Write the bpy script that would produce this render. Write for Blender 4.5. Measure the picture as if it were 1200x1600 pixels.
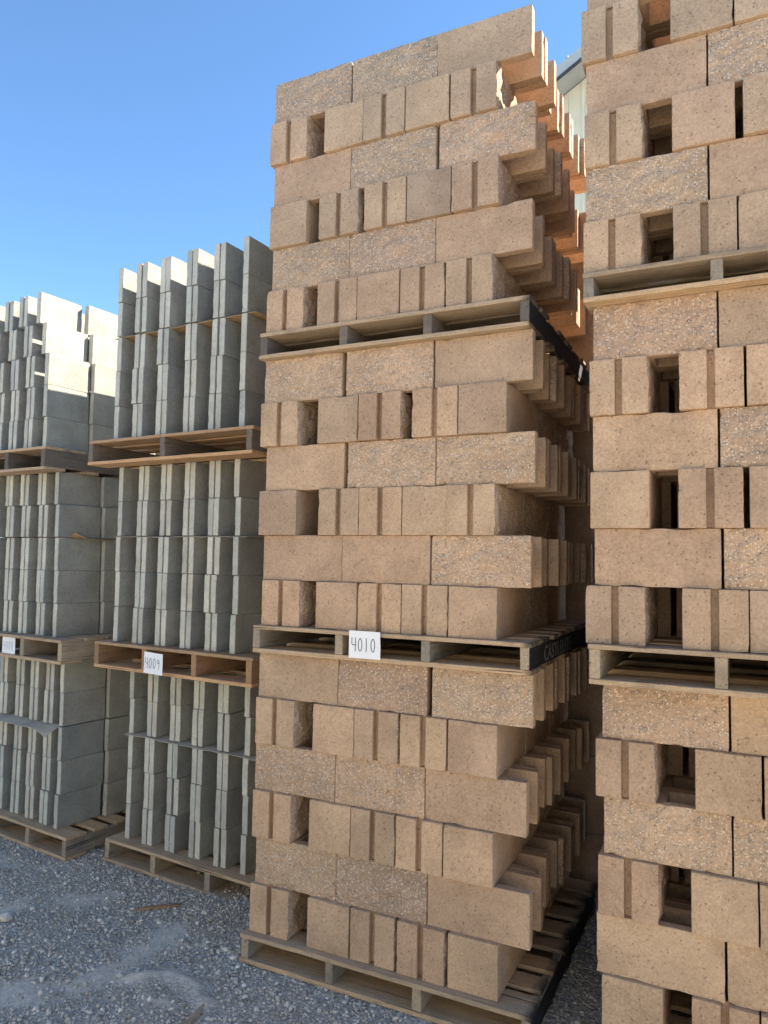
import bpy, bmesh, math, random
import numpy as np
from mathutils import Vector, Matrix, noise

# ------------------------------------------------------------------ reset
for o in list(bpy.data.objects):
    bpy.data.objects.remove(o)
scene = bpy.context.scene
C = scene.collection
R = math.radians

# ------------------------------------------------------------------ camera
cam = bpy.data.cameras.new('camera')
cam.sensor_fit = 'VERTICAL'
cam.sensor_height = 36.0
cam.sensor_width = 27.0
cam.lens = 1147.62 / 1600 * 36.0
cam.clip_start = 0.05
cam.clip_end = 2000
camo = bpy.data.objects.new('camera', cam)
C.objects.link(camo)
YAW, PITCH, ROLL = R(26.157), R(3.776), R(1.007)
M = Matrix.Rotation(YAW, 4, 'Z') @ Matrix.Rotation(math.pi / 2 + PITCH, 4, 'X') @ Matrix.Rotation(ROLL, 4, 'Z')
camo.matrix_world = Matrix.Translation((0.6981, -2.6409, 1.6812)) @ M
scene.camera = camo

# ------------------------------------------------------------------ sky and sun
SUN_AZ, SUN_EL = R(51), R(37.5)      # azimuth clockwise from +Y
world = bpy.data.worlds.new('World')
scene.world = world
world.use_nodes = True
wn = world.node_tree.nodes
wl = world.node_tree.links
wn.clear()
sky = wn.new('ShaderNodeTexSky')
sky.sky_type = 'NISHITA'
sky.sun_disc = False
sky.sun_elevation = SUN_EL
sky.sun_rotation = SUN_AZ
sky.air_density = 0.7
sky.dust_density = 0.0
sky.ozone_density = 2.2
sky.altitude = 1500
bg = wn.new('ShaderNodeBackground')
bg.inputs['Strength'].default_value = 0.055
wo = wn.new('ShaderNodeOutputWorld')
tint = wn.new('ShaderNodeMix')                # clear dry air: a slightly deeper azure over the whole sky
tint.data_type = 'RGBA'; tint.blend_type = 'MULTIPLY'
tint.inputs[0].default_value = 1.0
tint.inputs[7].default_value = (.80, .97, 1.0, 1)
wl.new(sky.outputs[0], tint.inputs[6])
wl.new(tint.outputs[2], bg.inputs['Color'])
wl.new(bg.outputs[0], wo.inputs['Surface'])

sl = bpy.data.lights.new('sun', 'SUN')
sl.energy = 2.55
sl.angle = R(0.5)
sl.color = (1.0, 0.91, 0.77)
so = bpy.data.objects.new('sun', sl)
C.objects.link(so)
sdir = Vector((math.sin(SUN_AZ) * math.cos(SUN_EL), math.cos(SUN_AZ) * math.cos(SUN_EL), math.sin(SUN_EL)))
so.rotation_euler = (-sdir).to_track_quat('-Z', 'Y').to_euler()
so.location = sdir * 30

vs = scene.view_settings
vs.view_transform = 'Standard'
vs.look = 'None'
vs.gamma = 1
vs.use_curve_mapping = False
vs.exposure = 2.97

# ------------------------------------------------------------------ helpers
def obj(name, mesh, parent=None, mat=None):
    o = bpy.data.objects.new(name, mesh)
    C.objects.link(o)
    if parent is not None:
        o.parent = parent
    if mat is not None and not mesh.materials:
        mesh.materials.append(mat)
    return o

def tag(o, label=None, cat=None, group=None, kind=None):
    if label: o['label'] = label
    if cat: o['category'] = cat
    if group: o['group'] = group
    if kind: o['kind'] = kind
    return o

def empty(name, loc=(0, 0, 0), rz=0):
    o = bpy.data.objects.new(name, None)
    C.objects.link(o)
    o.location = loc
    o.rotation_euler = (0, 0, rz)
    o.empty_display_size = 0.1
    return o

def pydata(name, v, f):
    m = bpy.data.meshes.new(name)
    m.from_pydata(v, [], f)
    m.update()
    return m

# ------------------------------------------------------------------ materials
class NT:
    """small node-tree writer"""
    def __init__(self, name):
        self.m = bpy.data.materials.new(name)
        self.m.use_nodes = True
        self.n = self.m.node_tree.nodes
        self.l = self.m.node_tree.links
        self.b = self.n['Principled BSDF']
    def node(self, t, **kw):
        x = self.n.new(t)
        for k, v in kw.items():
            setattr(x, k, v)
        return x
    def link(self, a, b): self.l.new(a, b)
    def val(self, sock, v):
        if hasattr(v, 'is_linked'): self.link(v, sock)
        else: sock.default_value = v
    def coords(self, rnd=True):
        tc = self.node('ShaderNodeTexCoord')
        if not rnd: return tc.outputs['Object']
        oi = self.node('ShaderNodeObjectInfo')
        mu = self.node('ShaderNodeMath', operation='MULTIPLY')
        self.link(oi.outputs['Random'], mu.inputs[0]); mu.inputs[1].default_value = 37.0
        ad = self.node('ShaderNodeVectorMath', operation='ADD')
        self.link(tc.outputs['Object'], ad.inputs[0]); self.link(mu.outputs[0], ad.inputs[1])
        self.rand = oi.outputs['Random']
        return ad.outputs[0]
    def noise(self, co, scale, detail=3, rough=.6, dim='3D'):
        x = self.node('ShaderNodeTexNoise')
        self.link(co, x.inputs['Vector'])
        x.inputs['Scale'].default_value = scale
        x.inputs['Detail'].default_value = detail
        x.inputs['Roughness'].default_value = rough
        return x.outputs['Fac']
    def voro(self, co, scale, out='Distance', rand=1.0):
        x = self.node('ShaderNodeTexVoronoi')
        self.link(co, x.inputs['Vector'])
        x.inputs['Scale'].default_value = scale
        x.inputs['Randomness'].default_value = rand
        return x.outputs[out]
    def ramp(self, fac, stops):
        x = self.node('ShaderNodeValToRGB')
        e = x.color_ramp.elements
        while len(e) < len(stops): e.new(0.5)
        for i, (p, c) in enumerate(stops):
            e[i].position = p
            e[i].color = (c, c, c, 1) if isinstance(c, (int, float)) else (*c, 1)
        self.link(fac, x.inputs[0])
        return x.outputs[0]
    def mix(self, fac, a, b, mode='MIX'):
        x = self.node('ShaderNodeMix', data_type='RGBA', blend_type=mode)
        self.val(x.inputs[0], fac)
        for s, v in ((x.inputs[6], a), (x.inputs[7], b)):
            if hasattr(v, 'is_linked'): self.link(v, s)
            else: s.default_value = (*v, 1)
        return x.outputs[2]
    def math(self, op, a, b=0.0):
        x = self.node('ShaderNodeMath', operation=op)
        self.val(x.inputs[0], a); self.val(x.inputs[1], b)
        return x.outputs[0]
    def bump(self, h, dist, strength=1.0, prev=None):
        x = self.node('ShaderNodeBump')
        x.inputs['Strength'].default_value = strength
        x.inputs['Distance'].default_value = dist
        self.link(h, x.inputs['Height'])
        if prev is not None: self.link(prev, x.inputs['Normal'])
        return x.outputs[0]
    def done(self, color, rough=.9, normal=None, spec=.25):
        self.val(self.b.inputs['Base Color'], color if hasattr(color, 'is_linked') else (*color, 1))
        self.val(self.b.inputs['Roughness'], rough)
        self.b.inputs['Specular IOR Level'].default_value = spec
        if normal is not None: self.link(normal, self.b.inputs['Normal'])
        return self.m

def concrete(name, base, light, dark, chips=0.0, chipcol=(.62, .52, .40), stain=None):
    t = NT(name)
    co = t.coords()
    fine = t.noise(co, 125, 3, .8)
    mid = t.noise(co, 45, 4, .65)
    big = t.noise(co, 5, 3, .55)
    col = t.mix(t.ramp(fine, [(.36, 0.), (.64, 1.)]), dark, light)
    col = t.mix(.25, col, base)
    col = t.mix(t.ramp(mid, [(.35, 0.), (.7, .45)]), col, light)
    # pores: small dark pits of open-textured concrete
    pit = t.voro(co, 85)
    pitm = t.ramp(pit, [(.16, 1.), (.30, 0.)])
    sel = t.noise(co, 60, 1, .5)
    pm = t.math('MULTIPLY', pitm, t.ramp(sel, [(.52, 0.), (.64, .55)]))
    col = t.mix(pm, col, tuple(c * .35 for c in base))
    # large mottling and unit-to-unit tone
    col = t.mix(1.0, col, t.ramp(big, [(.3, .80), (.7, 1.1)]), 'MULTIPLY')
    dst = t.noise(co, 2.6, 5, .7)                 # dust and lime bloom in loose patches
    col = t.mix(t.ramp(dst, [(.52, 0.), (.72, .32)]), col, tuple(min(1., c * 1.25 + .05) for c in base))
    dk = t.noise(co, 3.7, 6, .75)
    col = t.mix(t.ramp(dk, [(.58, 0.), (.74, .35)]), col, tuple(c * .6 for c in base))
    rv = t.ramp(t.rand, [(0., (.82, .83, .86)), (.25, (1.0, .95, .93)), (.5, (.92, .93, .93)), (.75, (1.05, 1.04, 1.0)), (1., (1.1, 1.05, 1.02))])
    col = t.mix(1.0, col, rv, 'MULTIPLY')
    h = t.math('ADD', t.math('MULTIPLY', fine, .8), t.math('MULTIPLY', pm, -1.2))
    nrm = t.bump(h, .0035, 1.0)
    if chips:
        v1 = t.voro(co, 70, 'Distance')
        vc = t.voro(co, 70, 'Color')
        sep = t.node('ShaderNodeSeparateColor'); t.link(vc, sep.inputs[0])
        on = t.ramp(sep.outputs[0], [(.60, 0.), (.64, 1.)])
        body = t.ramp(v1, [(.34, 1.), (.46, 0.)])
        cm = t.math('MULTIPLY', on, body)
        cc = t.mix(sep.outputs[1], chipcol, tuple(c * .62 for c in chipcol))
        col = t.mix(t.math('MULTIPLY', cm, chips), col, cc)
        v2 = t.voro(co, 150, 'Distance')
        v2c = t.voro(co, 150, 'Color')
        sp2 = t.node('ShaderNodeSeparateColor'); t.link(v2c, sp2.inputs[0])
        c2 = t.math('MULTIPLY', t.ramp(sp2.outputs[0], [(.72, 0.), (.75, 1.)]), t.ramp(v2, [(.35, 1.), (.5, 0.)]))
        col = t.mix(t.math('MULTIPLY', c2, chips), col, tuple(min(1, c * 1.1) for c in chipcol))
        d2 = t.math('MULTIPLY', t.ramp(sp2.outputs[1], [(.80, 0.), (.83, 1.)]), t.ramp(v2, [(.3, 1.), (.5, 0.)]))
        col = t.mix(t.math('MULTIPLY', d2, .35), col, tuple(c * .4 for c in base))
        rough = t.noise(co, 38, 5, .7)
        hh = t.math('ADD', t.math('MULTIPLY', cm, .7), t.math('MULTIPLY', rough, 1.6))
        nrm = t.bump(hh, .008, 1.0, nrm)
    if stain:
        s = t.noise(co, 9, 5, .7)
        col = t.mix(t.ramp(s, [(.62, 0.), (.74, .5)]), col, stain)
    return t.done(col, .93, nrm, .2)

def wood(name, a, b, dark, grain=1.0, axis='X', paint=None):
    t = NT(name)
    co = t.coords()
    mp = t.node('ShaderNodeMapping')
    t.link(co, mp.inputs['Vector'])
    sc = {'X': (2.2, 34, 34), 'Y': (34, 2.2, 34)}[axis]
    mp.inputs['Scale'].default_value = sc
    g = t.noise(mp.outputs[0], 1.6, 6, .7)
    g2 = t.noise(mp.outputs[0], 6.0, 3, .6)
    col = t.mix(t.ramp(g, [(.33, 0.), (.68, 1.)]), a, b)
    col = t.mix(t.ramp(g2, [(.55, 0.), (.72, .55)]), col, dark)
    bl = t.noise(co, 7, 4, .6)
    col = t.mix(t.ramp(bl, [(.55, 0.), (.75, .5)]), col, dark)
    mp2 = t.node('ShaderNodeMapping'); t.link(co, mp2.inputs['Vector'])
    mp2.inputs['Scale'].default_value = {'X': (1.1, 70, 70), 'Y': (70, 1.1, 70)}[axis]
    ck = t.noise(mp2.outputs[0], 1.5, 2, .5)      # drying checks along the grain
    ckm = t.ramp(ck, [(.66, 0.), (.72, .85)])
    col = t.mix(ckm, col, tuple(k * .35 for k in dark))
    fn = t.noise(co, 160, 2, .6)
    col = t.mix(1.0, col, t.ramp(fn, [(.3, .85), (.7, 1.1)]), 'MULTIPLY')
    rv = t.ramp(t.rand, [(0., (.72, .74, .78)), (.5, (.97, .95, .93)), (1., (1.15, 1.08, .98))])
    col = t.mix(1.0, col, rv, 'MULTIPLY')
    if paint:                                   # sprayed black edge on the +x end of the boards
        tc = t.node('ShaderNodeTexCoord')
        sx = t.node('ShaderNodeSeparateXYZ'); t.link(tc.outputs['Object'], sx.inputs[0])
        e = t.math('ADD', sx.outputs[0], t.math('MULTIPLY', t.math('SUBTRACT', bl, .5), .12))
        e = t.math('SUBTRACT', e, paint)
        pm = t.ramp(t.math('MULTIPLY', e, 10.0), [(.0, 0.), (.45, .93)])
        col = t.mix(pm, col, (.018, .019, .022))
    nrm = t.bump(t.math('SUBTRACT', t.math('ADD', g, t.math('MULTIPLY', g2, .5)), t.math('MULTIPLY', ckm, .8)), .004, .9)
    return t.done(col, .85, nrm, .2)

TAN = concrete('tan_concrete', (.468, .32, .208), (.59, .418, .28), (.328, .212, .133))
SPLIT = concrete('tan_split_concrete', (.50, .345, .232), (.61, .435, .30), (.36, .24, .155), chips=.65, chipcol=(.78, .63, .49))
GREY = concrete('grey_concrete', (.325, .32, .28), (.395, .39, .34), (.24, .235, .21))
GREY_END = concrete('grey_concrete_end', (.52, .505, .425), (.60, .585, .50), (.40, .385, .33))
WOOD_X = wood('pallet_board_wood', (.54, .39, .25), (.40, .285, .18), (.18, .125, .085), axis='X')
WOOD_XB = wood('pallet_board_black_end', (.54, .39, .25), (.38, .285, .19), (.18, .13, .09), axis='X', paint=.575)
WOOD_Y = wood('pallet_stringer_wood', (.42, .34, .25), (.30, .25, .19), (.15, .12, .09), axis='Y')
WOOD_XR = wood('new_pallet_board_wood', (.58, .37, .21), (.46, .28, .155), (.22, .13, .08), axis='X')
WOOD_YR = wood('new_pallet_stringer_wood', (.40, .25, .15), (.30, .18, .10), (.15, .09, .06), axis='Y')
WOOD_YD = wood('dark_stringer_wood', (.22, .18, .145), (.15, .125, .105), (.08, .065, .055), axis='Y')
def dark_paint():
    t = NT('black_stringer_paint')
    co = t.coords()
    mp = t.node('ShaderNodeMapping'); t.link(co, mp.inputs['Vector']); mp.inputs['Scale'].default_value = (30, 3, 40)
    g = t.noise(mp.outputs[0], 1.5, 5, .7)
    col = t.mix(t.ramp(g, [(.55, 0.), (.85, .6)]), (.016, .017, .02), (.10, .095, .09))
    return t.done(col, .7, t.bump(g, .004, .9), .3)
BLACK = dark_paint()
def simple(name, c, rough=.8, nz=None, spec=.3, amp=.25):
    t = NT(name)
    co = t.coords()
    n = t.noise(co, nz or 20, 4, .6)
    col = t.mix(1.0, c, t.ramp(n, [(.3, 1 - amp), (.7, 1 + amp * .4)]), 'MULTIPLY')
    return t.done(col, rough, t.bump(n, .001, .5), spec)
CARDBOARD = simple('brown_cardboard', (.52, .33, .17), .9, 14)
KRAFT = simple('grey_paper', (.46, .41, .33), .9, 14)
PAPER = simple('white_card', (.82, .82, .82), .7, 6, amp=.06)
INK = simple('marker_ink', (.05, .05, .06), .6, 300)
PALE_PAINT = simple('stencil_paint', (.24, .235, .22), .8, 90, amp=.7)
STEEL = simple('nail_steel', (.35, .33, .31), .4, 60)

# ------------------------------------------------------------------ ground
def gz(x, y):
    """height of the yard surface"""
    b = -.035 * max(0., min(1., (-1.25 - x) / .9))
    n = .010 * noise.noise((x * 1.3, y * 1.3, 3.1)) + .006 * noise.noise((x * 4, y * 4, 8.7))
    # keep level where pallets stand
    k = max(0., min(1., (.05 - y) / .25)) if x > -1.3 else max(0., min(1., (.45 - y) / .3))
    return b + n * k - .004

def ridge(x, y):
    """low crust of pale caked earth lying in the gravel"""
    pts = [(-1.54, -.34), (-1.43, -.235), (-1.29, -.25), (-1.145, -.33)]
    d = 9.
    for (ax, ay), (bx, by) in zip(pts, pts[1:]):
        vx, vy = bx - ax, by - ay
        t = max(0, min(1, ((x - ax) * vx + (y - ay) * vy) / (vx * vx + vy * vy)))
        d = min(d, math.hypot(x - ax - t * vx, y - ay - t * vy))
    return math.exp(-(d / .036) ** 2)

def dusty(x, y):
    """0..1 where fine dust has buried the stones"""
    def line(pts, w):
        d = 9.
        for (ax, ay), (bx, by) in zip(pts, pts[1:]):
            vx, vy = bx - ax, by - ay
            t = max(0, min(1, ((x - ax) * vx + (y - ay) * vy) / (vx * vx + vy * vy)))
            d = min(d, math.hypot(x - ax - t * vx, y - ay - t * vy))
        return math.exp(-(d / w) ** 2)
    v = line([(-2.05, -.75), (-1.72, -.45), (-1.66, -.25), (-1.66, .02)], .10)
    v = max(v, .6 * line([(-2.6, -.25), (-2.45, .02), (-2.2, .2)], .11))
    v = max(v, .5 * line([(-3.6, .2), (-3.0, .22), (-2.7, .35)], .10))
    v = max(v, ridge(x, y))
    v = max(v, .75 * line([(-1.35, -.42), (-1.28, -.40)], .05))
    n = noise.noise((x * 6, y * 6, 1.0)) * .55 + noise.noise((x * 19, y * 19, 5.0)) * .45 + noise.noise((x * 47, y * 47, 9.0)) * .3
    q = v * 1.1 + n * 1.15 * min(1, v * 3) + .08 * noise.noise((x * 2.1, y * 2.1, 7.))
    q = max(0., min(1., (q - .22) / .66))
    return q * q * (3 - 2 * q)

def ground_mat():
    t = NT('gravel_ground')
    tc = t.node('ShaderNodeTexCoord'); co = tc.outputs['Object']
    at = t.node('ShaderNodeAttribute', attribute_name='dust')
    n1 = t.noise(co, 60, 4, .7)
    n2 = t.noise(co, 1.3, 4, .6)
    v = t.voro(co, 75, 'Distance')
    vc = t.voro(co, 75, 'Color')
    grav = t.mix(t.ramp(n1, [(.3, 0.), (.7, 1.)]), (.34, .31, .26), (.54, .495, .42))
    sp = t.node('ShaderNodeSeparateColor'); t.link(vc, sp.inputs[0])
    grav = t.mix(.5, grav, t.ramp(sp.outputs[0], [(0., (.25, .24, .21)), (1., (.55, .53, .48))]))
    grav = t.mix(t.ramp(n2, [(.4, 0.), (.7, .5)]), grav, (.38, .35, .30))
    dust = t.mix(t.ramp(t.noise(co, 40, 6, .8), [(.38, 0.), (.62, 1.)]), (.42, .38, .315), (.68, .615, .52))
    dust = t.mix(t.ramp(t.noise(co, 150, 3, .8), [(.56, 0.), (.66, .7)]), dust, (.30, .275, .235))
    col = t.mix(at.outputs['Fac'], grav, dust)
    inv_ = t.math('SUBTRACT', 1.0, at.outputs['Fac'])
    nrm = t.bump(t.math('MULTIPLY', v, inv_), .010, .9)
    nrm = t.bump(n1, .0045, .7, nrm)
    return t.done(col, .95, nrm, .15)
GROUND = ground_mat()

def build_ground():
    xs = list(np.concatenate([[-400, -150, -60, -25, -12, -8], np.arange(-6, -4.2, .3), np.arange(-4.2, 1.001, .02), [1.3, 1.8, 3, 5, 8, 14, 30, 70, 150, 400]]))
    ys = list(np.concatenate([[-400, -150, -60, -25, -12, -6, -4, -3, -2, -1.5], np.arange(-1.2, 1.6, .02), [1.8, 2.5, 4, 6, 9, 15, 30, 70, 150, 400]]))
    v = []; dust = []
    for y in ys:
        for x in xs:
            near = -4.3 < x < 1.1 and -1.3 < y < 1.6
            z = gz(x, y)
            d = .85 * max(0., min(1., (-2.2 - y) / 1.2))   # unseen yard given the pale dust colour to bounce more sunlight
            if near:
                d = dusty(x, y)
                z += .022 * ridge(x, y) * (1 + .4 * noise.noise((x * 11, y * 11, 2))) + .005 * noise.noise((x * 9, y * 9, 0)) * (y < .05)
            v.append((x, y, z)); dust.append(d)
    nx = len(xs)
    f = [(j * nx + i, j * nx + i + 1, (j + 1) * nx + i + 1, (j + 1) * nx + i) for j in range(len(ys) - 1) for i in range(nx - 1)]
    m = pydata('ground', v, f)
    a = m.attributes.new('dust', 'FLOAT', 'POINT')
    a.data.foreach_set('value', dust)
    m.polygons.foreach_set('use_smooth', [True] * len(m.polygons))
    tag(obj('ground', m, mat=GROUND), kind='structure')
build_ground()

# loose crushed stone over the ground sheet: far too many to count
def stone_mat():
    t = NT('crushed_stone')
    at = t.node('ShaderNodeAttribute', attribute_name='tone')
    tc = t.node('ShaderNodeTexCoord')
    n = t.noise(tc.outputs['Object'], 120, 3, .6)
    col = t.ramp(at.outputs['Fac'], [(0., (.26, .235, .195)), (.4, (.50, .455, .385)), (.8, (.70, .64, .55)), (.93, (.74, .68, .58)), (1., (.86, .81, .72))])
    col = t.mix(1.0, col, t.ramp(n, [(.3, .75), (.7, 1.15)]), 'MULTIPLY')
    return t.done(col, .9, t.bump(n, .002, .6), .2)
STONE = stone_mat()

def rock_unit(seed):
    rs = np.random.RandomState(seed)
    bm = bmesh.new()
    bmesh.ops.create_icosphere(bm, subdivisions=1, radius=1)
    pl = rs.normal(size=(5, 3)); pl /= np.linalg.norm(pl, axis=1)[:, None]
    for v in bm.verts:
        p = np.array(v.co)
        for n in pl:
            d = p @ n
            if d > .62: p = p - n * (d - .62)
        v.co = p * (1 + rs.uniform(-.12, .12))
    v = np.array([x.co for x in bm.verts]); f = np.array([[x.index for x in g.verts] for g in bm.faces])
    bm.free()
    return v, f

def joined_stones(name, pos, size, tone, seed, label, cat):
    rs = np.random.RandomState(seed)
    units = [rock_unit(s) for s in range(8)]
    n = len(pos)
    V = []; F = []; Tn = []
    off = 0
    pick = rs.randint(0, 8, n)
    for i in range(n):
        v, f = units[pick[i]]
        q = rs.normal(size=4); q /= np.linalg.norm(q)
        w, x, y, z = q
        Rm = np.array([[1 - 2 * (y * y + z * z), 2 * (x * y - z * w), 2 * (x * z + y * w)], [2 * (x * y + z * w), 1 - 2 * (x * x + z * z), 2 * (y * z - x * w)], [2 * (x * z - y * w), 2 * (y * z + x * w), 1 - 2 * (x * x + y * y)]])
        s = size[i] * np.array([1, rs.uniform(.6, 1), rs.uniform(.45, .8)])
        vv = (v * s) @ Rm.T
        vv[:, 2] *= .8
        V.append(vv + pos[i]); F.append(f + off); off += len(v)
        Tn.append(np.full(len(v), tone[i]))
    V = np.concatenate(V).astype(np.float32); F = np.concatenate(F).astype(np.int32); Tn = np.concatenate(Tn).astype(np.float32)
    m = bpy.data.meshes.new(name)
    m.vertices.add(len(V)); m.vertices.foreach_set('co', V.ravel())
    m.loops.add(F.size); m.loops.foreach_set('vertex_index', F.ravel())
    m.polygons.add(len(F)); m.polygons.foreach_set('loop_start', np.arange(0, F.size, 3, dtype=np.int32))
    m.update(calc_edges=True)
    a = m.attributes.new('tone', 'FLOAT', 'POINT'); a.data.foreach_set('value', Tn)
    return tag(obj(name, m, mat=STONE), label, cat, kind='stuff')

def scatter_gravel():
    rs = np.random.RandomState(4)
    pos = []; size = []; tone = []
    def region(x0, x1, y0, y1, dens, keep):
        n = int((x1 - x0) * (y1 - y0) * dens)
        for _ in range(n):
            x = rs.uniform(x0, x1); y = rs.uniform(y0, y1)
            if not keep(x, y): continue
            d = dusty(x, y)
            if rs.uniform() < d * .84: continue
            s = min(.020, .0062 * math.exp(rs.normal(0, .42)))
            pos.append((x, y, gz(x, y) + s * rs.uniform(-.15, .45))); size.append(s)
            t = rs.beta(2, 2.6)
            if rs.uniform() < .03: t = rs.uniform(.85, 1)
            tone.append(t)
    # yard in front of the loads (the part seen past the pallets), denser close by
    region(-3.7, -.45, -.95, .62, 7200, lambda x, y: y > -.95 + .0 and y < .75 and not (x > -1.16 and y > .03) and x + y * 1.0 > -3.6 and (y + .95) > (-1.5 - x) * .42 - .35)
    region(.0, .30, -.1, 1.25, 2600, lambda x, y: True)
    joined_stones('gravel', pos, size, tone, 5, 'blue-grey crushed stone spread loose over the yard', 'gravel')
scatter_gravel()

# ------------------------------------------------------------------ block meshes
L, W, H = .394, .192, .194

def cells(xs, ys, zs, fill):
    """closed mesh of a plan drawn on a grid (fill(cx, cy) -> bool), carried up through zs"""
    idx = {}; v = []; f = []
    def P(x, y, z):
        k = (round(x, 5), round(y, 5), round(z, 5))
        if k not in idx:
            idx[k] = len(v); v.append(k)
        return idx[k]
    nx, ny = len(xs) - 1, len(ys) - 1
    on = [[fill((xs[i] + xs[i + 1]) / 2, (ys[j] + ys[j + 1]) / 2) for j in range(ny)] for i in range(nx)]
    g = lambda i, j: 0 <= i < nx and 0 <= j < ny and on[i][j]
    for i in range(nx):
        for j in range(ny):
            if not on[i][j]: continue
            a, b, c, d = xs[i], xs[i + 1], ys[j], ys[j + 1]
            zt, zb = zs[-1], zs[0]
            f.append((P(a, c, zt), P(b, c, zt), P(b, d, zt), P(a, d, zt)))
            f.append((P(a, d, zb), P(b, d, zb), P(b, c, zb), P(a, c, zb)))
            for k in range(len(zs) - 1):
                z0, z1 = zs[k], zs[k + 1]
                if not g(i, j - 1): f.append((P(a, c, z0), P(b, c, z0), P(b, c, z1), P(a, c, z1)))
                if not g(i, j + 1): f.append((P(b, d, z0), P(a, d, z0), P(a, d, z1), P(b, d, z1)))
                if not g(i - 1, j): f.append((P(a, d, z0), P(a, c, z0), P(a, c, z1), P(a, d, z1)))
                if not g(i + 1, j): f.append((P(b, c, z0), P(b, d, z0), P(b, d, z1), P(b, c, z1)))
    return v, f

def cuts(marks, step):
    out = []
    for a, b in zip(marks, marks[1:]):
        n = max(1, int(round((b - a) / step)))
        out += [a + (b - a) * k / n for k in range(n)]
    return out + [marks[-1]]

def hollow_block(name, split, groove, seed, step=.03, low=False):
    """two-cell block: closed end at x=0 (plain or grooved), open end at x=L, show face at y=0"""
    sh = .038
    xm = [0, .030, .040, .160, .196, L]
    ym = [0, sh, W / 2 - .012, W / 2 + .012, W - sh, W]
    def fill(x, y):
        if groove and x < .030 and abs(y - W / 2) < .012: return False
        if y < sh or y > W - sh: return True
        return x < .040 or .160 < x < .196
    if low:
        v, f = cells(xm, ym, [0, H], fill)
    else:
        v, f = cells(cuts(xm, step), cuts(ym, step), cuts([0, H], step * .8), fill)
    rnd = random.Random(seed)
    bm = bmesh.new()
    bv = [bm.verts.new((x - L / 2, y - W / 2, z)) for x, y, z in v]
    for q in f: bm.faces.new([bv[k] for k in q])
    bm.normal_update()
    if not low:
        sharp = [e for e in bm.edges if len(e.link_faces) == 2 and e.calc_face_angle() > .7]
        bmesh.ops.bevel(bm, geom=sharp, offset=.0018, segments=1, affect='EDGES', profile=.5, clamp_overlap=True)
        bm.normal_update()
        ox, oy, oz = rnd.uniform(0, 50), rnd.uniform(0, 50), rnd.uniform(0, 50)
        for q in bm.verts:
            p = q.co
            d = Vector(((p.x * 9 + ox), (p.y * 9 + oy), (p.z * 9 + oz)))
            # ragged arrises: small crumbs lost along every edge
            edge = (abs(p.x) > L / 2 - .006) + (abs(p.y) > W / 2 - .006) + (p.z < .006 or p.z > H - .006)
            if edge >= 2:
                c = max(0, noise.noise(d * 5) - .28) * .011 + rnd.random() * .0007
                p -= Vector((math.copysign(c, p.x), math.copysign(c, p.y), math.copysign(c, p.z - H / 2)))
            if split and p.y < -W / 2 + .012:
                u = min(1, (L / 2 - abs(p.x)) / .03) * min(1, min(p.z, H - p.z) / .03)
                amp = .0035 + .0065 * max(0, u)
                p.y += (noise.fractal(d * 2.4, .9, 2.1, 5) * amp - .003 * max(0, u))
    for q in bm.faces: q.smooth = False
    # show face takes the split-stone material
    m = bpy.data.meshes.new(name)
    bm.normal_update()
    for q in bm.faces:
        q.material_index = 1 if split and q.normal.y < -.55 and q.calc_center_median().y < -W / 2 + .02 else 0
    bm.to_mesh(m); bm.free()
    m.materials.append(TAN)
    if split: m.materials.append(SPLIT)
    return m

MB = {}
for split in (0, 1):
    for groove in (0, 1):
        MB[split, groove] = [hollow_block('block', split, groove, 10 * split + 3 * groove + k, .022 if split else .035) for k in range(4 if split else 3)]
MLOW = {g: hollow_block('block_plain', 0, g, 1, low=True) for g in (0, 1)}

def slab_mesh(seed, sx=.038, sy=.290, sz=H):
    xs = [0, sx]; ys = cuts([0, sy], .05); zs = cuts([0, sz], .035)
    v, f = cells(xs, ys, zs, lambda a, b: True)
    rnd = random.Random(seed)
    bm = bmesh.new()
    bv = [bm.verts.new((x - sx / 2, y, z)) for x, y, z in v]
    for q in f: bm.faces.new([bv[k] for k in q])
    bm.normal_update()
    sharp = [e for e in bm.edges if len(e.link_faces) == 2 and e.calc_face_angle() > .7]
    bmesh.ops.bevel(bm, geom=sharp, offset=.0022, segments=1, affect='EDGES', profile=.5)
    o = rnd.uniform(0, 90)
    for q in bm.verts:
        p = q.co
        edge = (abs(p.x) > sx / 2 - .005) + (p.y < .005 or p.y > sy - .005) + (p.z < .005 or p.z > sz - .005)
        if edge >= 2:
            c = max(0, noise.noise(Vector((p.x * 40 + o, p.y * 40, p.z * 40))) - .36) * .010 + rnd.random() * .0006
            p -= Vector((math.copysign(c, p.x), math.copysign(c, p.y - sy / 2), math.copysign(c, p.z - sz / 2)))
    m = bpy.data.meshes.new('slab')
    bm.normal_update()
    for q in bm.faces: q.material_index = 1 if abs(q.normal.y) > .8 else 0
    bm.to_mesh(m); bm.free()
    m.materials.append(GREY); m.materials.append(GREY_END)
    return m
SLABS = [slab_mesh(s) for s in range(6)]
def slab_low():
    sx, sy = .038, .29
    v, f = cells([-sx / 2, sx / 2], [0, sy], [0, H], lambda a, b: True)
    return v, f
SLAB_LOW = slab_low()

ORD = ['first', 'second', 'third', 'fourth', 'fifth', 'sixth', 'seventh']
TIER = ['bottom', 'middle', 'top']

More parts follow.
